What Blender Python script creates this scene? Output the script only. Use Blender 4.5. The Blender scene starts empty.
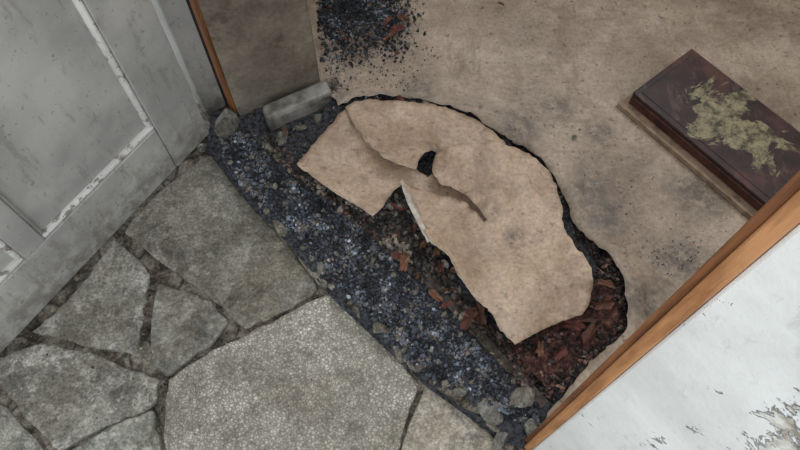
import bpy, bmesh, math, random
import numpy as np
from mathutils import Vector, Matrix, noise
from mathutils.geometry import delaunay_2d_cdt
random.seed(7); np.random.seed(7)
F=690.0; TH=math.radians(26); H=1.35
ct,st=math.cos(TH),math.sin(TH)
# survey helper: photo measurement -> metric plan position on a horizontal level z
def ray(u,v):
    x=(u-400)/F; y=-(v-225)/F
    return Vector((x, y*ct+st, y*st-ct))
def G(u,v,z=0.0):
    d=ray(u,v); k=(z-H)/d.z
    return Vector((d.x*k,d.y*k,z))
def addobj(name,me,mat=None,smooth=False,parent=None):
    ob=bpy.data.objects.new(name,me); bpy.context.scene.collection.objects.link(ob)
    if mat: me.materials.append(mat)
    if smooth:
        for p in me.polygons: p.use_smooth=True
    if parent: ob.parent=parent
    return ob
def srgb(r,g,b):
    f=lambda c:(c/255/12.92) if c/255<=0.04045 else ((c/255+0.055)/1.055)**2.4
    return (f(r),f(g),f(b),1)
# ---------------- materials
class NT:
    def __init__(s,name,rough=0.8,spec=0.3):
        s.m=bpy.data.materials.new(name); s.m.use_nodes=True
        s.t=s.m.node_tree; s.b=s.t.nodes['Principled BSDF']
        s.b.inputs['Roughness'].default_value=rough
        s.b.inputs['Specular IOR Level'].default_value=spec
        s.tc=s.t.nodes.new('ShaderNodeTexCoord')
    def n(s,ty): return s.t.nodes.new(ty)
    def l(s,a,b): s.t.links.new(a,b)
    def vec(s,scale=(1,1,1),rot=(0,0,0)):
        mp=s.t.nodes.new('ShaderNodeMapping'); mp.inputs['Scale'].default_value=scale; mp.inputs['Rotation'].default_value=rot
        s.l(s.tc.outputs['Object'],mp.inputs['Vector']); return mp.outputs[0]
    def noise(s,scale,detail=6,rough=.6,vec=None,dist=0):
        n=s.n('ShaderNodeTexNoise'); n.inputs['Scale'].default_value=scale; n.inputs['Detail'].default_value=detail
        n.inputs['Roughness'].default_value=rough; n.inputs['Distortion'].default_value=dist
        s.l(vec if vec else s.tc.outputs['Object'],n.inputs['Vector']); return n.outputs['Fac']
    def vor(s,scale,feature='F1',out='Distance',vec=None):
        n=s.n('ShaderNodeTexVoronoi'); n.feature=feature; n.inputs['Scale'].default_value=scale
        s.l(vec if vec else s.tc.outputs['Object'],n.inputs['Vector']); return n.outputs[out]
    def ramp(s,fac,stops,interp='LINEAR'):
        r=s.n('ShaderNodeValToRGB'); cr=r.color_ramp; cr.interpolation=interp
        while len(cr.elements)<len(stops): cr.elements.new(.5)
        for e,(p,c) in zip(cr.elements,stops):
            e.position=p; e.color=c if len(c)==4 else (*c,1)
        s.l(fac,r.inputs[0]); return r.outputs[0]
    def mix(s,fac,a,b,mode='MIX'):
        m=s.n('ShaderNodeMix'); m.data_type='RGBA'; m.blend_type=mode
        for v,i in ((fac,0),(a,6),(b,7)):
            if isinstance(v,bpy.types.NodeSocket): s.l(v,m.inputs[i])
            else: m.inputs[i].default_value=v
        return m.outputs[2]
    def grain(s,c,scale,lo,hi,detail=4,vec=None,w=.1):
        g=s.noise(scale,detail,.7,vec)
        return s.mix(1.0,c,s.ramp(g,[(.5-w,(lo,lo,lo,1)),(.5+w,(hi,hi,hi,1))]),'MULTIPLY'),g
    def stain(s,c,fac,stain,amt):
        return s.mix(s.mix(amt,K,fac),c,stain)
    def bump(s,h,strength=.5,dist=.002,prev=None):
        b=s.n('ShaderNodeBump'); b.inputs['Strength'].default_value=strength; b.inputs['Distance'].default_value=dist
        s.l(h,b.inputs['Height'])
        if prev: s.l(prev,b.inputs['Normal'])
        s.l(b.outputs[0],s.b.inputs['Normal']); return b.outputs[0]
    def base(s,c): s.l(c,s.b.inputs['Base Color'])
W=(1,1,1,1); K=(0,0,0,1)
def stone_mat(name,c1,c2,c3,seed=0,mosaic=False,lichen=.5):
    n=NT(name,.85)
    v=n.vec((1,1,1)); v.node.inputs['Location'].default_value=(seed*3.1,seed*1.7,0)
    a=n.noise(9,8,.65,v); c=n.ramp(a,[(.38,c1),(.5,c2),(.62,c3)])
    lm=n.ramp(n.noise(22,8,.75,v),[(.51,K),(.58,W)]); c=n.stain(c,lm,srgb(196,194,183),lichen)
    dm=n.ramp(n.noise(13,8,.72,v,.6),[(.52,K),(.62,W)]); c=n.stain(c,dm,srgb(76,72,64),.45 if mosaic else .62)
    wm=n.ramp(n.noise(6,6,.6,v,.4),[(.5,K),(.6,W)]); c=n.stain(c,wm,srgb(128,118,100),.35)
    c,g=n.grain(c,170,.68,1.3,3,v,.13)
    c,g2=n.grain(c,60,.8,1.18,5,v)
    if mosaic:
        vo=n.vor(150,'DISTANCE_TO_EDGE','Distance',v)
        c=n.stain(c,n.ramp(vo,[(.06,W),(.2,K)]),srgb(104,101,92),.6)
        e=n.ramp(vo,[(.03,K),(.2,W)])
        n.base(c); n.bump(e,.6,.0015); return n.m
    n.base(c); b=n.bump(a,.7,.008); n.bump(g,.8,.003,b)
    return n.m
mats_stone=[stone_mat('paving_grey_%d'%i,*cs,seed=i,lichen=l) for i,(cs,l) in enumerate([
 ((srgb(112,109,98),srgb(132,128,116),srgb(148,144,131)),.25),
 ((srgb(112,112,102),srgb(138,137,127),srgb(162,160,149)),.65),
 ((srgb(106,106,98),srgb(126,125,115),srgb(148,146,135)),.5),
 ((srgb(116,114,105),srgb(142,140,129),srgb(166,163,152)),.75),
 ((srgb(136,126,112),srgb(162,153,138),srgb(180,171,157)),.3)])]
m_mosaic=stone_mat('paving_mosaic',srgb(166,161,148),srgb(186,181,168),srgb(202,197,184),seed=9,mosaic=True,lichen=.15)
def m_mortar():
    n=NT('mortar',.95)
    c=n.ramp(n.noise(20,8,.7),[(.38,srgb(66,60,52)),(.48,srgb(118,110,98)),(.6,srgb(160,153,139))])
    vo=n.vor(12,'DISTANCE_TO_EDGE','Distance'); c=n.stain(c,n.ramp(vo,[(.0,W),(.06,K)]),srgb(40,35,30),.8)
    c,g=n.grain(c,150,.6,1.25)
    n.base(c); b=n.bump(n.noise(50,8,.7),1,.012); return n.m
m_mort=m_mortar()
def vinyl(name,c1,c2,c3,dirt=.5,dk=srgb(98,80,66),smudge=None,soot=None):
    n=NT(name,.5,.4)
    a=n.noise(5,8,.6); c=n.ramp(a,[(.38,c1),(.5,c2),(.62,c3)])
    c,g=n.grain(c,120,.84,1.12,4)
    c,g2=n.grain(c,38,.9,1.08,6)
    f=n.vor(30,'DISTANCE_TO_EDGE','Distance'); c=n.stain(c,n.ramp(f,[(.0,W),(.05,K)]),c3,.3)
    s1=n.ramp(n.noise(3.4,10,.78,n.vec((1,1,1),(0,0,.8)),1.2),[(.5,K),(.62,W)]); c=n.stain(c,s1,dk,dirt)
    s2=n.ramp(n.noise(9,10,.8,n.vec((1,.35,1),(0,0,.85)),.5),[(.55,K),(.61,W)]); c=n.stain(c,s2,dk,dirt*.8)
    s3=n.ramp(n.noise(7,10,.8,n.vec((.4,1,1),(0,0,.5))),[(.55,K),(.64,W)]); c=n.stain(c,s3,srgb(206,194,178),dirt*.6)
    sp=n.ramp(n.noise(55,3,.6),[(.62,K),(.67,W)]); c=n.stain(c,sp,srgb(62,56,52),dirt*1.1)
    for lst,cc,am in ((smudge or [],srgb(84,76,70),.8),(soot or [],srgb(36,36,40),.95)):
        for (x,y,r) in lst:
            dn=n.n('ShaderNodeVectorMath'); dn.operation='DISTANCE'; n.l(n.tc.outputs['Object'],dn.inputs[0]); dn.inputs[1].default_value=(x,y,.005)
            mm=n.mix(1,n.ramp(dn.outputs['Value'],[(r*.25,W),(r,K)]),n.ramp(n.noise(34,9,.78),[(.4,K),(.56,W)]),'MULTIPLY')
            c=n.stain(c,mm,cc,am)
    n.base(c)
    n.l(n.ramp(a,[(.35,(.34,)*3),(.65,(.55,)*3)]),n.b.inputs['Roughness'])
    b=n.bump(g,.2,.0008); n.bump(n.noise(8,4,.5),.6,.012,b); return n.m
def sm(u,v,r): g=G(u,v,0.01); return (g.x,g.y,r)
m_floor=vinyl('vinyl_floor_worn',srgb(148,130,113),srgb(165,147,129),srgb(182,164,146),.5,srgb(108,89,74),
  [sm(680,258,.08),sm(610,215,.07),sm(560,105,.05),sm(700,190,.10),sm(520,125,.07),sm(590,185,.07),sm(650,300,.08),sm(420,85,.06),sm(600,130,.05)],[sm(350,0,.12),sm(345,50,.07),sm(395,15,.06),sm(335,85,.05)])
m_flap=vinyl('vinyl_flap_tan',srgb(166,142,120),srgb(184,159,136),srgb(200,176,153),.34,srgb(120,101,85),[sm(515,238,.035),sm(490,210,.035),sm(436,150,.035),sm(385,205,.03),sm(500,320,.025),sm(560,180,.02),sm(352,125,.02)])
def plain(name,c1,c2,sc=20,rough=.7,bump=.3,bd=.002,spec=.3,detail=6,vec=None,w=.12):
    n=NT(name,rough,spec); v=n.vec(vec) if vec else None
    a=n.noise(sc,detail,.65,v); n.base(n.ramp(a,[(.5-w,c1),(.5+w,c2)])); n.bump(a,bump,bd); return n.m
m_edge=plain('vinyl_backing',srgb(176,164,150),srgb(214,206,194),40)
m_wood=plain('varnished_wood',srgb(146,98,60),srgb(194,140,94),14,.45,.2,.001,vec=(6,6,.5))
m_woodd=plain('varnished_wood_dark',srgb(98,62,38),srgb(150,98,60),14,.45,.2,.001,vec=(6,6,.5))
m_wood2=plain('aged_wood',srgb(56,50,46),srgb(96,88,80),60,.9,.8,.004)
def mpanel():
    n=NT('reveal_board',.55)
    c=n.ramp(n.noise(4,9,.65),[(.38,srgb(98,91,80)),(.52,srgb(122,114,101)),(.62,srgb(144,136,122))])
    s=n.ramp(n.noise(14,8,.75),[(.54,K),(.62,W)]); c=n.stain(c,s,srgb(74,60,48),.5)
    c,g=n.grain(c,90,.85,1.1)
    n.base(c); n.bump(n.noise(60),.2,.001); return n.m
m_panel=mpanel()
def mdoor():
    n=NT('door_weathered_paint',.55)
    c=n.ramp(n.noise(5,8,.6),[(.38,srgb(158,158,155)),(.5,srgb(176,175,171)),(.62,srgb(190,189,184))])
    v=n.vec((1,1,.25))
    s=n.ramp(n.noise(26,9,.78,v),[(.54,K),(.6,W)]); c=n.stain(c,s,srgb(126,120,110),.42)
    t=n.ramp(n.noise(80,4,.7),[(.62,K),(.66,W)]); c=n.stain(c,t,srgb(98,90,80),.5)
    sep=n.n('ShaderNodeSeparateXYZ'); n.l(n.tc.outputs['Object'],sep.inputs[0])
    ft=n.ramp(sep.outputs[2],[(.0,W),(.12,K)]); gm=n.mix(1,ft,n.ramp(n.noise(30,8,.7),[(.4,K),(.58,W)]),'MULTIPLY')
    c=n.stain(c,gm,srgb(92,84,72),.6)
    n.base(c); n.bump(n.noise(40,8),.3,.0015); return n.m
m_door=mdoor()
def mmould():
    n=NT('door_moulding_paint',.5)
    c=n.ramp(n.noise(12,6),[(.4,srgb(206,205,200)),(.6,srgb(232,231,226))])
    t=n.ramp(n.noise(34,8,.75),[(.53,K),(.58,W)]); c=n.stain(c,t,srgb(112,102,90),.8)
    n.base(c); n.bump(n.noise(50),.4,.002); return n.m
m_mould=mmould()
m_dark=plain('painted_gap_shade',srgb(34,29,26),srgb(58,48,42),20)  # dark brown that paints in the shade of the hinge-side gap
def mplaster():
    n=NT('plaster_peeling',.8)
    sep=n.n('ShaderNodeSeparateXYZ'); n.l(n.tc.outputs['Object'],sep.inputs[0])
    mr=n.n('ShaderNodeMapRange'); n.l(sep.outputs[0],mr.inputs[0])
    mr.inputs[1].default_value=.29; mr.inputs[2].default_value=.345; mr.inputs[3].default_value=-.17; mr.inputs[4].default_value=.03
    ad=n.n('ShaderNodeMath'); ad.operation='ADD'; n.l(n.noise(24,10,.7,None,.3),ad.inputs[0]); n.l(mr.outputs[0],ad.inputs[1])
    mk=n.ramp(ad.outputs[0],[(.49,K),(.505,W)])
    base=n.ramp(n.noise(7,6),[(.38,srgb(216,217,213)),(.6,srgb(234,235,231))])
    sc=n.ramp(n.noise(30,9,.75,n.vec((1,1,.4))),[(.57,K),(.62,W)]); base=n.stain(base,sc,srgb(170,168,160),.25)
    bare=n.ramp(n.noise(50,8,.7),[(.38,srgb(150,144,128)),(.5,srgb(196,192,180)),(.58,srgb(224,223,216))])
    n.base(n.mix(mk,base,bare))
    inv=n.ramp(ad.outputs[0],[(.48,W),(.51,K)])
    b=n.bump(inv,1,.005); n.bump(n.noise(40,8,.7),.5,.004,b); return n.m
m_plaster=mplaster()
m_intwall=plain('interior_wall_paint',srgb(170,160,146),srgb(200,190,176),4)
def mgrit(name,rough=.6):
    n=NT(name,rough,.4); a=n.n('ShaderNodeAttribute'); a.attribute_name='gcol'
    n.base(a.outputs['Color']); n.bump(n.noise(400),.5,.001); return n.m
m_grit=mgrit('ash_grit')
m_bed=plain('ash_bed',srgb(30,30,33),srgb(84,85,90),110,.9,1,.008)
m_leaf=mgrit('dry_leaf',.7)
m_metal=plain('weathered_metal',srgb(84,80,74),srgb(150,146,138),22,.45,.3,.001,spec=.5)
def mred():
    n=NT('rust_red_underlay',.85)
    c=n.ramp(n.noise(26,9,.75),[(.42,srgb(44,34,32)),(.5,srgb(98,64,56)),(.6,srgb(134,96,84))])
    c,g=n.grain(c,90,.4,1.25); n.base(c); n.bump(n.noise(60,9,.75),1,.012); return n.m
m_red=mred()

# ---------------- geometry helpers
def in_poly(p,poly):
    x,y=p; c=False; j=len(poly)-1
    for i in range(len(poly)):
        xi,yi=poly[i]; xj,yj=poly[j]
        if (yi>y)!=(yj>y) and x<(xj-xi)*(y-yi)/(yj-yi)+xi: c=not c
        j=i
    return c
def smooth_closed(pts,step=5,sm=True):
    out=[];n=len(pts)
    for i in range(n):
        p0,p1,p2,p3=[np.array(pts[(i+k)%n][:2],float) for k in (-1,0,1,2)]
        L=np.linalg.norm(p2-p1); m=max(1,int(L/step))
        for j in range(m):
            t=j/m
            q=p1+(p2-p1)*t
            out.append((q[0],q[1]))
    return out
def cdt(poly,step,extra=None):
    xs=[p[0] for p in poly]; ys=[p[1] for p in poly]
    pts=[Vector(p) for p in poly]; nb=len(poly)
    bx=np.array(poly)
    y=min(ys); r=0
    while y<max(ys):
        x=min(xs)+(r%2)*step/2
        while x<max(xs):
            if in_poly((x,y),poly) and np.min(np.hypot(bx[:,0]-x,bx[:,1]-y))>step*.45: pts.append(Vector((x,y)))
            x+=step
        y+=step*.87; r+=1
    res=delaunay_2d_cdt(pts,[],[list(range(nb))],1,1e-6)
    return [(v.x,v.y) for v in res[0]],res[2]
def upmesh(name,P,fs):
    me=bpy.data.meshes.new(name); me.from_pydata(P,[],[list(f) for f in fs]); me.update()
    bm=bmesh.new(); bm.from_mesh(me)
    for f in bm.faces:
        if f.normal.z<0: f.normal_flip()
    bm.to_mesh(me); bm.free(); return me
def sheet(name,outline,ctrl,mat,thick=.0018,step=5,power=2.5,parent=None,wav=.0012,jit=.7,smooth_it=3,wf_=26):
    poly=smooth_closed(outline,3.2)
    rr=random.Random(len(name))
    q=[]
    for x,y in poly:
        k=noise.noise(Vector((x/7,y/7,1)))*2.0*min(1,jit*2)
        q.append((x+k+rr.uniform(-jit,jit)*.6,y+noise.noise(Vector((x/7,y/7,8)))*2.0*min(1,jit*2)+rr.uniform(-jit,jit)*.6))
    vs,fs=cdt(q,step)
    C=np.array(ctrl,float); P=[]
    for (x,y) in vs:
        dd=np.hypot(C[:,0]-x,C[:,1]-y)+1
        w=1/dd**power; h=float((w*C[:,2]).sum()/w.sum())
        h+=wav*noise.noise(Vector((x/wf_,y/wf_,0)))
        P.append(G(x,y,h))
    me=upmesh(name,P,fs)
    bm=bmesh.new(); bm.from_mesh(me)
    for _ in range(smooth_it):
        bmesh.ops.smooth_vert(bm,verts=[v for v in bm.verts if not v.is_boundary],factor=.5,use_axis_x=False,use_axis_y=False,use_axis_z=True)
    bm.to_mesh(me); bm.free()
    ob=addobj(name,me,mat,True,parent); me.materials.append(m_edge if mat is m_flap else mat)
    s=ob.modifiers.new('thickness','SOLIDIFY'); s.thickness=thick; s.offset=-1; s.material_offset_rim=1; s.material_offset=1
    return ob
def slab(name,px,z,thick,mat,jit=1.2,bev=.006,seed=1,parent=None):
    r=random.Random(seed)
    pts=smooth_closed(px,8)
    pts=[(x+r.uniform(-jit,jit)+2.6*noise.noise(Vector((x/14,y/14,seed))),y+r.uniform(-jit,jit)+2.6*noise.noise(Vector((x/14,y/14,seed+40)))) for x,y in pts]
    bm=bmesh.new(); vs=[bm.verts.new(G(x,y,z)) for x,y in pts]
    f=bm.faces.new(vs); f.normal_update()
    if f.normal.z<0: f.normal_flip()
    ex=bmesh.ops.extrude_face_region(bm,geom=[f])
    for v in ex['geom']:
        if isinstance(v,bmesh.types.BMVert): v.co.z-=thick
    bmesh.ops.recalc_face_normals(bm,faces=bm.faces)
    me=bpy.data.meshes.new(name); bm.to_mesh(me); bm.free()
    ob=addobj(name,me,mat,False,parent)
    b=ob.modifiers.new('bevel','BEVEL'); b.width=bev; b.segments=2; b.limit_method='ANGLE'; b.angle_limit=math.radians(60)
    return ob
def prism(name,base,z0,z1,mat,bev=.002,parent=None):
    bm=bmesh.new(); n=len(base)
    a=[bm.verts.new((p[0],p[1],z0)) for p in base]; b=[bm.verts.new((p[0],p[1],z1)) for p in base]
    bm.faces.new(a); bm.faces.new(b)
    for i in range(n): bm.faces.new((a[i],a[(i+1)%n],b[(i+1)%n],b[i]))
    bmesh.ops.recalc_face_normals(bm,faces=bm.faces)
    me=bpy.data.meshes.new(name); bm.to_mesh(me); bm.free()
    ob=addobj(name,me,mat,False,parent)
    if bev: 
        m=ob.modifiers.new('bevel','BEVEL'); m.width=bev; m.segments=2
    return ob
def empty(name):
    e=bpy.data.objects.new(name,None); bpy.context.scene.collection.objects.link(e); return e
def rock_data(c,sx,sy,sz,seed):
    r=random.Random(int(seed*10)); planes=[]
    for _ in range(9):
        v=Vector((r.gauss(0,1),r.gauss(0,1),r.gauss(0,1))).normalized(); planes.append((v,r.uniform(.55,.85)))
    bm=bmesh.new(); bmesh.ops.create_icosphere(bm,subdivisions=3,radius=1)
    rz=Matrix.Rotation(seed*1.3,3,'Z'); V=[]
    for v in bm.verts:
        n=v.co.normalized(); k=1
        for pn_,dd in planes:
            t=n.dot(pn_)
            if t>0: k=min(k,dd/t)
        k*=1+.08*noise.noise(n*3+Vector((seed,0,0)))
        q=n*k; q=rz@Vector((q.x*sx,q.y*sy,q.z*sz)); V.append(q+c)
    Fc=[[w.index for w in f.verts] for f in bm.faces]; bm.free(); return V,Fc
# ---------------- plan frame of doorway
P0=G(234,109,0); P1=G(524,440,0)
d=(P1-P0); d.z=0; OPEN=d.length; d.normalize(); n_in=Vector((-d.y,d.x,0))
def S(s,t,z=0): return P0+d*s+n_in*t+Vector((0,0,z))
ZP=-.045
# ---------------- exterior ground
def ground():
    vs=[];fs=[]
    N=170
    for j in range(N+1):
        for i in range(N+1):
            x=-1.25+2.1*i/N; y=-.55+2.0*j/N
            z=ZP-.004+.007*noise.noise(Vector((x*22,y*22,0)))+.006*noise.noise(Vector((x*60,y*60,3)))
            vs.append((x,y,z))
    for j in range(N):
        for i in range(N):
            cx=-1.25+2.1*(i+.5)/N; cy=-.55+2.0*(j+.5)/N
            q=Vector((cx,cy,0))-P0
            if q.dot(n_in)>.07: continue
            a=j*(N+1)+i; fs.append((a,a+1,a+N+2,a+N+1))
    me=bpy.data.meshes.new('ground_mortar'); me.from_pydata(vs,[],fs); me.update()
    addobj('ground_mortar',me,m_mort,True)
ground()
slabs=[
 ([(200,156),(213,155),(232,180),(262,213),(292,250),(321,289),(292,308),(243,331),(227,312),(190,284),(152,255),(123,231),(150,200)],0),
 ([(113,238),(142,261),(150,275),(143,318),(138,355),(95,347),(32,332),(78,288)],1),
 ([(155,283),(182,289),(211,302),(229,323),(207,348),(166,375),(149,362),(151,318)],2),
 ([(0,357),(38,342),(90,352),(158,379),(156,403),(115,423),(58,451),(28,422),(0,383),(-60,340),(-40,325)],3),
 ([(427,384),(470,412),(508,452),(470,520),(377,520),(403,440)],4),
 ([(67,450),(112,425),(152,409),(161,450),(154,520),(20,520)],1),
 ([(0,401),(23,425),(47,452),(10,520),(-100,470),(-80,400)],2)]
for i,(p,k) in enumerate(slabs):
    slab('paving_stone',p,ZP+.003+.002*(i%3),.03,mats_stone[k],seed=i)
slab('paving_stone',[(167,379),(206,353),(250,333),(300,306),(331,292),(372,329),(420,383),(399,445),(374,540),(180,540),(163,440)],ZP+.006,.03,m_mosaic,jit=.7,seed=20)
for i,(a,b,w,hh) in enumerate([(-.95,-.1,.3,.3),(-.6,-.25,.28,.22),(-.28,-.35,.26,.2),(.02,-.35,.24,.22),(-1.0,.3,.22,.25)]):
    r=random.Random(i); pts=[]
    for k in range(7):
        an=k/7*math.tau; pts.append((a+w*.5*math.cos(an)*r.uniform(.85,1.1),b+hh*.5*math.sin(an)*r.uniform(.85,1.1)))
    prism('paving_stone',pts,ZP-.03,ZP+.003,mats_stone[i%5],.005)
# ---------------- fire debris
hole=[(322,86),(338,104),(352,99),(372,96),(410,97),(432,101),(470,112),(505,136),(540,156),(556,178),(566,200),(574,222),(592,243),(614,262),(622,280),(625,300),(625,330),(612,345),(590,362),(566,392),(548,412)]
fd=empty('fire_debris')
bedpoly=[(206,150),(212,112),(240,106),(300,100),(350,82),(430,82),(510,108),(570,145),(600,190),(615,225),(650,255),(655,335),(620,372),(575,420),(552,440),(530,452),(500,440),(428,388),(380,344),(330,296),(290,246),(250,206)]
def seg_d(p,a,b):
    p=np.array(p);a=np.array(a);b=np.array(b); t=np.clip(np.dot(p-a,b-a)/np.dot(b-a,b-a),0,1); return np.linalg.norm(p-a-t*(b-a))
def bed_h(x,y):
    z=-.028+.016*noise.noise(Vector((x/24,y/24,1)))+.009*noise.noise(Vector((x/9,y/9,4)))+.003*noise.noise(Vector((x/4,y/4,4)))
    r=seg_d((x,y),(240,165),(500,400)); z+=.012*math.exp(-(r/22)**2)
    r=seg_d((x,y),(395,240),(470,320)); z+=.004*math.exp(-(r/12)**2)
    hd=min(math.hypot(x-a,y-b) for a,b in hole[1:]); z+=.014*math.exp(-(hd/16)**2)
    return min(z,-.0045)
vs,fs=cdt(smooth_closed(bedpoly,6),4)
addobj('ash_bed',upmesh('ash_bed',[G(x,y,bed_h(x,y)) for x,y in vs],fs),m_bed,True,fd)
_b=bmesh.new(); bmesh.ops.create_icosphere(_b,subdivisions=1,radius=1)
ICO=np.array([v.co[:] for v in _b.verts]); ICOF=np.array([[v.index for v in f.verts] for f in _b.faces]); _b.free()
def scatter(name,jobs,mat,parent=None):
    VV=[];FF=[];CC=[];base=0
    for poly,count,smin,smax,pal,hf,seed in jobs:
        r=random.Random(seed); rs=np.random.RandomState(seed); k=0
        blob=isinstance(poly[0],(int,float))
        if not blob: xs=[p[0] for p in poly]; ys=[p[1] for p in poly]
        while k<count:
            if blob:
                x=r.gauss(poly[0],poly[2]); y=r.gauss(poly[1],poly[3])
                if x<317+max(0,y)*.04 and y<84: continue
            else:
                x=r.uniform(min(xs),max(xs)); y=r.uniform(min(ys),max(ys))
                if not in_poly((x,y),poly): continue
            k+=1
            s=smin+(smax-smin)*r.random()**5
            c=np.array(G(x,y,hf(x,y)+s*r.uniform(-.1,.6)))
            M=np.linalg.qr(rs.randn(3,3))[0]
            sc=np.array([r.uniform(.5,1.3),r.uniform(.5,1.2),r.uniform(.35,.9)])
            q=(ICO*sc*s*rs.uniform(.65,1.2,(len(ICO),1)))@M.T+c
            VV.append(q); FF.append(ICOF+base); base+=len(ICO)
            t=noise.noise(Vector((x/18,y/18,seed)))
            ws=[p[0]*(1+ (1.8*t if sum(p[1][:3])>.3 else -1.8*t)) for p in pal]; ws=[max(.05,w_) for w_ in ws]
            cc=r.choices([p[1] for p in pal],ws)[0]; m=r.uniform(.7,1.25)*(1+.7*t)
            CC+= [(cc[0]*m,cc[1]*m,cc[2]*m,1)]*len(ICOF)
    V=np.concatenate(VV); Fc=np.concatenate(FF)
    me=bpy.data.meshes.new(name); me.from_pydata(V.tolist(),[],Fc.tolist()); me.update()
    at=me.attributes.new('gcol','FLOAT_COLOR','FACE'); at.data.foreach_set('color',np.array(CC,dtype=np.float32).ravel())
    return addobj(name,me,mat,False,parent)
blue=[(6,srgb(58,60,66)),(5,srgb(80,85,94)),(2.2,srgb(106,113,124)),(4.5,srgb(33,34,37)),(.5,srgb(158,163,171)),(1.4,srgb(112,102,92))]
brown=[(4,srgb(94,86,78)),(3,srgb(68,62,58)),(2,srgb(130,120,108)),(3,srgb(46,43,42)),(1.6,srgb(102,68,52))]
tan=[(4,srgb(110,100,86)),(3,srgb(80,72,62)),(2,srgb(150,140,122)),(2,srgb(48,44,42)),(1,srgb(100,62,44))]
redd=[(4,srgb(58,46,44)),(3,srgb(98,68,60)),(3,srgb(74,66,64)),(1.5,srgb(126,100,88)),(2,srgb(38,34,34))]
R1=[(216,140),(225,128),(250,135),(262,150),(295,182),(330,205),(362,228),(390,258),(415,282),(440,306),(470,335),(505,370),(535,400),(540,428),(515,420),(470,393),(430,378),(385,336),(335,283),(292,236),(252,198),(226,168)]
R2=[(262,128),(300,160),(345,190),(380,215),(400,180),(430,235),(455,280),(480,318),(515,345),(548,398),(520,385),(470,332),(430,290),(385,250),(345,215),(300,180),(262,148)]
R3=[(500,335),(590,300),(596,265),(580,225),(622,262),(628,330),(600,358),(552,402),(515,370)]
R4=[(230,125),(262,120),(330,100),(430,98),(500,130),(560,170),(570,240),(500,320),(430,240),(300,160)]
R7=[(338,106),(372,95),(432,98),(506,128),(560,168),(584,228),(622,262),(628,334),(612,334),(606,270),(575,245),(558,190),(500,140),(430,106),(372,102)]
R6=[(212,150),(250,205),(290,245),(330,290),(380,338),(430,382),(500,425),(540,445),(530,430),(470,395),(425,378),(330,280),(250,190),(220,140)]
floorh=lambda x,y:.001
sootf=lambda x,y:.001+.014*max(0,noise.noise(Vector((x/20,y/20,5)))+.25)*math.exp(-((x-355)/48)**2-((y-5)/42)**2)
soot=[(7,srgb(34,35,39)),(3,srgb(60,65,75)),(1.0,srgb(112,118,128)),(.25,srgb(110,66,56))]
scatter('grit',[(R1,30000,.0009,.0062,blue,bed_h,1),(R1,260,.004,.009,blue,bed_h,21),(R2,6500,.0011,.009,brown,bed_h,2),(R3,3800,.0012,.008,redd,lambda x,y:bed_h(x,y)+.006,3),(R4,2600,.0015,.006,brown,bed_h,4),
 (R7,3000,.001,.005,brown,bed_h,14),
 (R6,4200,.001,.007,brown,lambda x,y:ZP+.008,6),
 ([(20,340),(150,370),(160,400),(330,300),(400,450),(160,450),(0,380)],400,.0006,.0025,tan,lambda x,y:ZP+.005,11),
 ([(120,240),(150,270),(150,350),(30,330),(20,345),(155,385),(170,375),(230,330),(325,292),(340,300),(240,340),(170,385),(160,450),(150,450),(155,395),(0,350),(20,335),(115,355)],900,.0012,.005,tan,lambda x,y:ZP-.001,13)],m_grit,fd)
scatter('soot_pile',[((352,2,24,24),7500,.001,.007,soot,sootf,5),((345,35,26,26),1800,.0007,.004,soot,floorh,15),((390,18,13,20),1400,.001,.007,soot,sootf,16),
 ([(320,60),(420,20),(440,60),(400,100),(335,96)],420,.0006,.0035,soot,floorh,7)],m_grit)
scatter('floor_ash_specks',[((600,225,38,30),300,.0005,.0025,[(4,srgb(80,84,90)),(2,srgb(120,124,130))],floorh,8),
 ((676,256,20,12),420,.0006,.0028,[(4,srgb(80,84,94)),(2,srgb(130,136,146))],floorh,12),
 ([(480,60),(600,120),(640,160),(560,180),(520,140)],120,.0006,.0025,blue,floorh,9),
 ([(420,-100),(900,-100),(800,180),(500,60)],160,.0006,.0025,tan,floorh,10)],m_grit)
# ---------------- loose stones
stones=[((226,124),.046,.03,.03,0),((203,147),.014,.010,.010,2),((490,408),.036,.024,.014,3),((521,398),.034,.024,.018,4),
 ((532,430),.026,.018,.015,5),((460,392),.014,.010,.010,6),((500,440),.022,.016,.012,7),((324,284),.012,.008,.008,8),((404,350),.009,.007,.008,14),((446,384),.012,.009,.010,16),
 ((282,138),.022,.014,.016,19),((268,148),.016,.012,.01,20),((560,408),.016,.010,.012,21),((322,268),.016,.011,.012,22),((390,207),.012,.008,.010,23),((416,222),.010,.008,.01,24),((445,264),.012,.008,.010,25),((574,137),.007,.006,.006,26),((312,258),.010,.008,.008,27),((300,128),.018,.01,.012,28),((318,118),.014,.01,.012,29),((205,112),.03,.02,.02,30),((570,372),.012,.010,.008,31),((606,340),.010,.010,.008,32),((585,352),.014,.009,.008,33)]
rr=random.Random(11)
for k in range(90):
    t=rr.random(); x=230+t*300+rr.gauss(0,14); y=150+t*255+rr.gauss(0,14); s=rr.uniform(.003,.007)
    if in_poly((x,y),R1) or in_poly((x,y),R2): stones.append(((x,y),s*1.3,s,s,100+k))
V=[];Fc=[]
for (px,a,b,c,k) in stones:
    z=.004 if k==26 else (ZP+.008 if k in(2,30) else (bed_h(*px)+.001 if k>=100 else -.024))
    v,f=rock_data(G(px[0],px[1],z),a,b,c*1.2,k+1.0); o=len(V); V+=v; Fc+=[[o+i for i in q] for q in f]
me=bpy.data.meshes.new('broken_masonry'); me.from_pydata(V,[],Fc); me.update()
addobj('broken_masonry',me,stone_mat('rubble_stone',srgb(90,88,82),srgb(116,113,105),srgb(142,139,130),seed=4,lichen=.3),False,fd)
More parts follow.
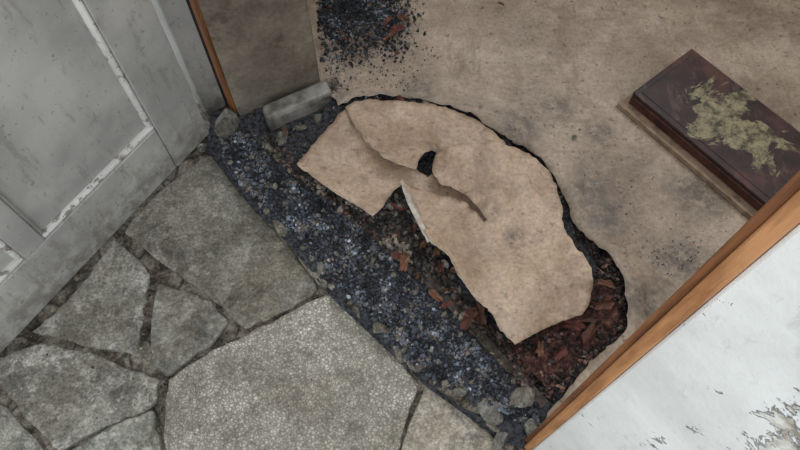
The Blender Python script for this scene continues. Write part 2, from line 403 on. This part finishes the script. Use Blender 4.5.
slab('mortar_kerb',[(324,283),(336,281),(350,292),(362,306),(384,324),(404,342),(430,366),(445,384),(480,402),(500,428),(520,440),(512,452),(480,420),(440,392),(422,382),(400,358),(372,330),(345,304)],ZP+.018,.03,m_mort,2.2,.006,33,fd)
slab('mortar_kerb_upper',[(212,150),(220,150),(240,176),(262,200),(282,224),(300,240),(322,268),(326,284),(318,284),(292,250),(262,214),(232,180)],ZP+.014,.03,m_mort,1.5,.004,34,fd)
prism('trim_threshold',[S(.62*OPEN,.068),S(OPEN-.02,.072),S(OPEN-.02,.095),S(.62*OPEN,.088)],-.05,-.019,m_wood2,.004)
# ---------------- floor (vinyl with torn hole) in plan metres
hs=[]
for i in range(len(hole)-1):
    a,b=np.array(hole[i],float),np.array(hole[i+1],float); m=max(1,int(np.linalg.norm(b-a)/4))
    for j in range(m):
        q=a+(b-a)*j/m
        hs.append((q[0]+random.uniform(-.8,.8)+2.5*noise.noise(Vector((q[0]/10,q[1]/10,3))),q[1]+random.uniform(-.8,.8)+2.5*noise.noise(Vector((q[0]/10,q[1]/10,9)))))
hs.append(hole[-1])
outer=[S(OPEN+.02,.03),S(OPEN+.02,.2),S(2.6,.2),S(2.6,2.6),S(-1.2,2.6),S(-1.2,.2),S(-.05,.2)]
poly=[(G(x,y).x,G(x,y).y) for x,y in hs]+[(p.x,p.y) for p in outer]
extra=[]
for u in range(320,700,9):
    for v_ in range(60,420,9):
        g=G(u,v_)
        if in_poly((g.x,g.y),poly) and min(math.hypot(u-a,v_-b) for a,b in hole)<90 and min(math.hypot(u-a,v_-b) for a,b in hs)>5: extra.append((g.x,g.y))
res=delaunay_2d_cdt([Vector(p) for p in poly+extra],[],[list(range(len(poly)))],1,1e-6)
bumps=[((622,285),.020,.05),((625,325),.016,.04),((600,250),.012,.04),((372,96),.004,.05)]
P=[]
for v in res[0]:
    z=0
    for (c,h,r) in bumps:
        g=G(*c); z+=h*math.exp(-((v.x-g.x)**2+(v.y-g.y)**2)/r**2)
    P.append((v.x,v.y,z))
me=upmesh('floor',P,res[2])
fo=addobj('floor',me,m_floor,True); me.materials.append(m_edge)
sm_=fo.modifiers.new('thickness','SOLIDIFY'); sm_.thickness=.0025; sm_.offset=-1; sm_.material_offset_rim=1
prism('floor_subfloor',[S(-1.2,.205),S(2.6,.205),S(2.6,2.6),S(-1.2,2.6)],-.12,-.05,m_mort,0)
# ---------------- torn vinyl flaps
vf=empty('torn_vinyl_flooring')
sheet('left_flap',[(346,108),(330,125),(312,146),(296,165),(312,176),(335,192),(356,206),(374,215),(384,204),(391,193),(402,183),(416,196),(436,212),(462,224),(484,230),(492,216),(470,194),(444,178),(432,174),(428,177),(412,166),(392,152),(372,138),(356,122)],
 [(346,110,.012),(296,166,.026),(374,214,.050),(335,190,.040),(402,184,.016),(355,165,.002),(345,148,.006),(428,190,.002),(395,165,.000),(330,128,.020),(375,185,.014),(480,222,-.004),(450,200,-.002),(312,150,.018)],m_flap,parent=vf)
sheet('upper_band',[(344,108),(354,101),(372,99),(400,101),(432,104),(452,109),(474,118),(490,129),(506,143),(500,152),(470,158),(450,160),(440,158),(432,149),(424,152),(418,160),(416,169),(404,166),(384,157),(366,142),(354,124)],
 [(344,109,.016),(372,101,.000),(432,105,.000),(474,119,.000),(506,143,.004),(440,148,.006),(424,155,.044),(416,168,.062),(404,164,.060),(384,156,.052),(366,142,.044),(354,124,.026),(395,122,.004),(440,125,.004),(385,142,.030),(410,145,.036),(470,140,.006)],m_flap,parent=vf)
sheet('main_flap',[(432,168),(436,152),(448,146),(470,143),(497,141),(516,148),(532,156),(546,168),(556,184),(562,205),(563,228),(576,246),(588,262),(594,280),(591,300),(582,315),(562,321),(540,331),(515,344),(500,330),(492,312),(474,298),(460,276),(449,256),(432,242),(424,230),(414,208),(402,181),(420,189),(440,196),(456,197),(466,203),(476,212),(484,223),(487,221),(480,209),(470,198),(456,189),(440,183),(434,176)],
 [(436,155,.020),(450,147,.046),(470,143,.056),(497,141,.052),(532,156,.030),(552,178,.008),(563,215,.040),(576,246,.060),(592,270,.062),(591,300,.034),(562,321,.016),(515,343,.060),(492,312,.048),(460,276,.058),(432,240,.062),(402,182,.078),(420,192,.052),(440,199,.022),(456,201,.010),(470,209,.004),(482,222,.002),(486,217,.012),(474,202,.030),(456,188,.044),(438,180,.040),(500,205,.006),(508,235,.000),(530,285,.056),(480,250,.010),(500,168,.046),(525,185,.050),(545,215,.028),(545,250,.014),(445,225,.034),(470,170,.050),(500,285,.030)],m_flap,parent=vf,power=2.8)
sheet('cut_strip',[(400,181),(403,179),(411,196),(423,222),(431,240),(428,243),(420,228),(408,204)],
 [(400,181,.070),(412,200,.056),(430,240,.048)],m_edge,parent=vf,step=4,jit=.2)
sheet('red_underlay',[(505,345),(530,336),(560,322),(588,310),(594,285),(600,278),(612,290),(620,312),(616,334),(600,348),(580,358),(566,376),(548,388),(532,372),(520,358)],
 [(505,345,-.014),(594,285,-.010),(616,320,-.012),(548,388,-.020),(560,345,-.016),(590,330,-.010)],m_red,parent=vf,jit=1.6,wav=.016,wf_=9,smooth_it=0)
# ---------------- dry leaves
def leafmesh():
    jobs=[(404,262,.022),(398,256,.018),(434,296,.018),(437,250,.016),(470,318,.028),(480,314,.024),(455,270,.014),(425,245,.014),(560,352,.020),(590,336,.024),(604,304,.022),(606,285,.018),(540,350,.016),(396,30,.022),(388,22,.018),(402,18,.018),(390,38,.016),(400,99,.012),(500,5,.010),(440,268,.014),(395,208,.014),(286,130,.012),(416,228,.012),(446,306,.014),(575,325,.022),(590,318,.018)]
    V=[];Fc=[];cols=[]; r=random.Random(3)
    for u,v,s in jobs:
        z=.010 if v<60 and u>300 else (.003 if v<100 and u>300 else -.006)
        base=G(u,v,z+.004); rot=Matrix.Rotation(r.random()*6.28,3,'Z')@Matrix.Rotation(r.uniform(-.6,.6),3,'X')
        N=18; o=len(V); c=srgb(*r.choice([(104,68,52),(88,56,44),(118,82,60),(98,56,48)]))
        V.append(base+Vector((0,0,.003)))
        for i in range(N):
            a=i/N*math.tau; rad=s*(.8+.2*math.cos(a*5)*(1 if i%2 else .4))*(1.2 if abs(a-math.pi)<.5 else .9)
            q=Vector((math.cos(a)*rad*1.25,math.sin(a)*rad*.62,0)); q.z=abs(q.y)*.75+r.uniform(0,.005)
            V.append(base+rot@q)
        for i in range(N): Fc.append([o,o+1+i,o+1+(i+1)%N]); m=r.uniform(.6,1.3); cols.append((c[0]*m,c[1]*m,c[2]*m,1))
    me=bpy.data.meshes.new('dry_leaves'); me.from_pydata(V,[],Fc); me.update()
    at=me.attributes.new('gcol','FLOAT_COLOR','FACE'); at.data.foreach_set('color',np.array(cols,dtype=np.float32).ravel())
    addobj('dry_leaves',me,m_leaf)
leafmesh()
# ---------------- walls, frame
HW=2.4
wf=empty('wall_front')
WT=.20
S1=OPEN+.022
prism('wall_front_right',[S(S1,0),S(2.6,0),S(2.6,WT),S(S1,WT)],-.06,HW,m_plaster,.004,wf)
prism('wall_front_left',[S(-1.2,.02),S(-.16,.02),S(-.16,WT),S(-1.2,WT)],-.06,HW,m_plaster,.004,wf)
prism('wall_front_lintel',[S(-.16,.02),S(S1,.0),S(S1,WT),S(-.16,WT)],2.1,HW,m_plaster,.0,wf)
df=empty('door_frame')
prism('jamb_hinge_side',[S(-.034,.0),S(-.002,.0),S(-.002,.06),S(-.034,.06)],-.05,2.1,m_woodd,.003,df)
prism('jamb_hinge_gap_shade',[S(-.054,.0),S(-.034,.02),S(-.034,.06),S(-.054,.06)],-.05,2.1,m_dark,.002,df)  # dark strip standing in for the shadow line between casing and jamb
prism('casing_hinge_side',[S(-.17,-.052),S(-.058,-.052),S(-.054,.05),S(-.17,.05)],-.05,2.1,m_door,.004,df)
prism('jamb_latch_side',[S(OPEN+.008,-.004),S(S1,-.004),S(S1,.05),S(OPEN+.008,.05)],-.05,2.1,m_wood,.002,df)
prism('jamb_latch_stop',[S(OPEN,.004),S(OPEN+.008,.004),S(OPEN+.008,.05),S(OPEN,.05)],-.05,2.1,m_woodd,.001,df)
prism('head',[S(0,0),S(OPEN,0),S(OPEN,.05),S(0,.05)],2.05,2.1,m_wood,.003,df)
A=G(237,110,0); B=G(321,82,0); ab=(B-A).normalized(); pn=Vector((-ab.y,ab.x,0))
prism('wall_reveal_board',[A,B,B+pn*.05,A+pn*.12],-.05,2.05,m_panel,.006)
A2=G(268,124,0); B2=G(333,96,0)
prism('baseboard_reveal',[A2,B2,B2+pn*.045,A2+pn*.045],-.04,.018,m_metal,.010)
prism('wall_reveal_right',[S(S1-.01,.05),S(S1+.05,.05),S(S1+.05,.2),S(S1+.02,.2)],-.05,2.05,m_panel,.003)
prism('wall_back',[S(-1.3,2.6),S(2.7,2.6),S(2.7,2.7),S(-1.3,2.7)],-.12,HW,m_intwall,0)
prism('wall_left',[S(-1.3,.2),S(-1.2,.2),S(-1.2,2.6),S(-1.3,2.6)],-.12,HW,m_intwall,0)
prism('wall_right',[S(2.6,.2),S(2.7,.2),S(2.7,2.6),S(2.6,2.6)],-.12,HW,m_intwall,0)
# ---------------- open door
Hp=G(210,133,-.03); E=G(0,355,-.03); e=(E-Hp).normalized(); back=Vector((e.y,-e.x,0))
if back.dot(Hp)<0: back=-back
def VP(u,v):
    r=ray(u,v); nn=back; o=Vector((0,0,H)); k=(Hp-o).dot(nn)/r.dot(nn); p=o+r*k; return (p-Hp).dot(e),p.z
door=empty('door_1')
def dbox(name,a0,a1,z0,z1,t0,t1,mat,bev=.003):
    c=lambda a,t:Hp+e*a+back*t
    return prism(name,[c(a0,t0),c(a1,t0),c(a1,t1),c(a0,t1)],z0,z1,mat,bev,door)
aR,zB=VP(158,132); aL,zB2=VP(44,238); aN,_=VP(24,258); zR=(zB+zB2)/2
DW=.82; ZT=2.0; Z0=-.03
dbox('hinge_stile',0,aR,Z0,ZT,0,.034,m_door)
dbox('bottom_rail',aR+.0012,DW-.11,Z0,zR,.0008,.034,m_door)
dbox('lock_stile',DW-.11,DW,Z0,ZT,0,.034,m_door)
dbox('muntin',aL,aN,zR+.001,ZT-.1,.001,.034,m_door)
dbox('mid_rail',aR,DW-.11,.95,1.1,.0005,.034,m_door)
dbox('top_rail',aR,DW-.11,ZT-.1,ZT,.0005,.034,m_door)
dbox('panel_right',aR,aL,zR,.95,.014,.03,m_door)
dbox('panel_left',aN,DW-.11,zR,.95,.014,.03,m_door)
dbox('panel_upper',aR,DW-.11,1.1,ZT-.1,.014,.03,m_door)
for nm,(x0,x1) in {'a':(aR,aL),'b':(aN,DW-.11)}.items():
    w=.012
    dbox('moulding_bottom_'+nm,x0,x1,zR,zR+w,.003,.02,m_mould,.005)
    dbox('moulding_v1_'+nm,x0,x0+w,zR+w,.95,.003,.02,m_mould,.005)
    dbox('moulding_v2_'+nm,x1-w*.6,x1,zR+w,.95,.006,.02,m_door,.004)
# ---------------- lacquered case
al=empty('lacquered_wooden_box')
zt=.048
L=G(633,92,zt); T=G(692,48,zt); Bq=G(757,195,zt)
ea=(T-L); eb=(Bq-L); ea.z=eb.z=0; wa,wb=ea.length,eb.length*1.12; ea.normalize(); eb.normalize()
def malbum():
    n=NT('lacquer_worn',.33,.5)
    c=n.ramp(n.noise(9,8,.7),[(.38,srgb(34,24,24)),(.52,srgb(58,36,35)),(.64,srgb(88,54,48))])
    sc=n.ramp(n.noise(24,9,.8,n.vec((1,.4,1),(0,0,.9))),[(.56,K),(.6,W)]); c=n.stain(c,sc,srgb(104,84,74),.5)
    sep=n.n('ShaderNodeVectorMath'); sep.operation='DISTANCE'; n.l(n.tc.outputs['Object'],sep.inputs[0])
    ctr=L+ea*wa*.50+eb*wb*.52; sep.inputs[1].default_value=(ctr.x,ctr.y,zt)
    ad=n.n('ShaderNodeMath'); ad.operation='SUBTRACT'; n.l(n.noise(13,6,.65,None,.8),ad.inputs[0])
    ms=n.n('ShaderNodeMath'); ms.operation='MULTIPLY'; n.l(sep.outputs['Value'],ms.inputs[0]); ms.inputs[1].default_value=1.4
    n.l(ms.outputs[0],ad.inputs[1])
    mm=n.ramp(ad.outputs[0],[(.385,K),(.41,W)])
    g=n.ramp(n.noise(40,8,.75),[(.42,srgb(70,62,48)),(.5,srgb(128,118,90)),(.6,srgb(158,146,114))])
    n.base(n.mix(mm,c,g)); n.bump(mm,.3,.001); return n.m
m_al=malbum()
def abox(name,a0,a1,b0,b1,z0,z1,mat,bev):
    c=lambda a,b:L+ea*a+eb*b
    return prism(name,[c(a0,b0),c(a1,b0),c(a1,b1),c(a0,b1)],z0,z1,mat,bev,al)
m_pages=plain('box_inner_wood',srgb(116,96,80),srgb(156,134,112),40,.7,.4,.001)
m_cover2=plain('box_side_lacquer',srgb(50,32,30),srgb(90,56,48),30,.35)
abox('base_tray',-.026,wa+.008,-.012,wb,.001,.010,m_pages,.002)
abox('base_side_rim',-.026,-.019,-.012,wb,.010,.016,m_pages,.001)
abox('box_body',-.002,wa-.004,0.002,wb-.004,.010,.036,m_cover2,.002)
abox('lid',0,wa,0,wb,.037,zt,m_al,.003)
abox('lid_field',.014,wa-.014,.014,wb-.014,zt-.001,zt+.002,m_al,.002)
# ---------------- light
w=bpy.data.worlds.new('World'); bpy.context.scene.world=w; w.use_nodes=True
bg=w.node_tree.nodes['Background']; bg.inputs[0].default_value=(.92,.96,1,1); bg.inputs[1].default_value=1.25
sun=bpy.data.lights.new('sun','SUN'); sun.energy=1.15; sun.angle=math.radians(28); sun.color=(1,.985,.96)
so=bpy.data.objects.new('sun',sun); bpy.context.scene.collection.objects.link(so)
so.rotation_euler=(math.radians(-50),math.radians(10),0)
so.location=(0,0,4)
cam=bpy.data.cameras.new('camera'); cam.sensor_width=36; cam.lens=36*F/800; cam.clip_start=.02
co=bpy.data.objects.new('camera',cam); bpy.context.scene.collection.objects.link(co)
co.location=(0,0,H); co.rotation_euler=(TH,0,0); bpy.context.scene.camera=co
bpy.context.scene.view_settings.view_transform='Standard'
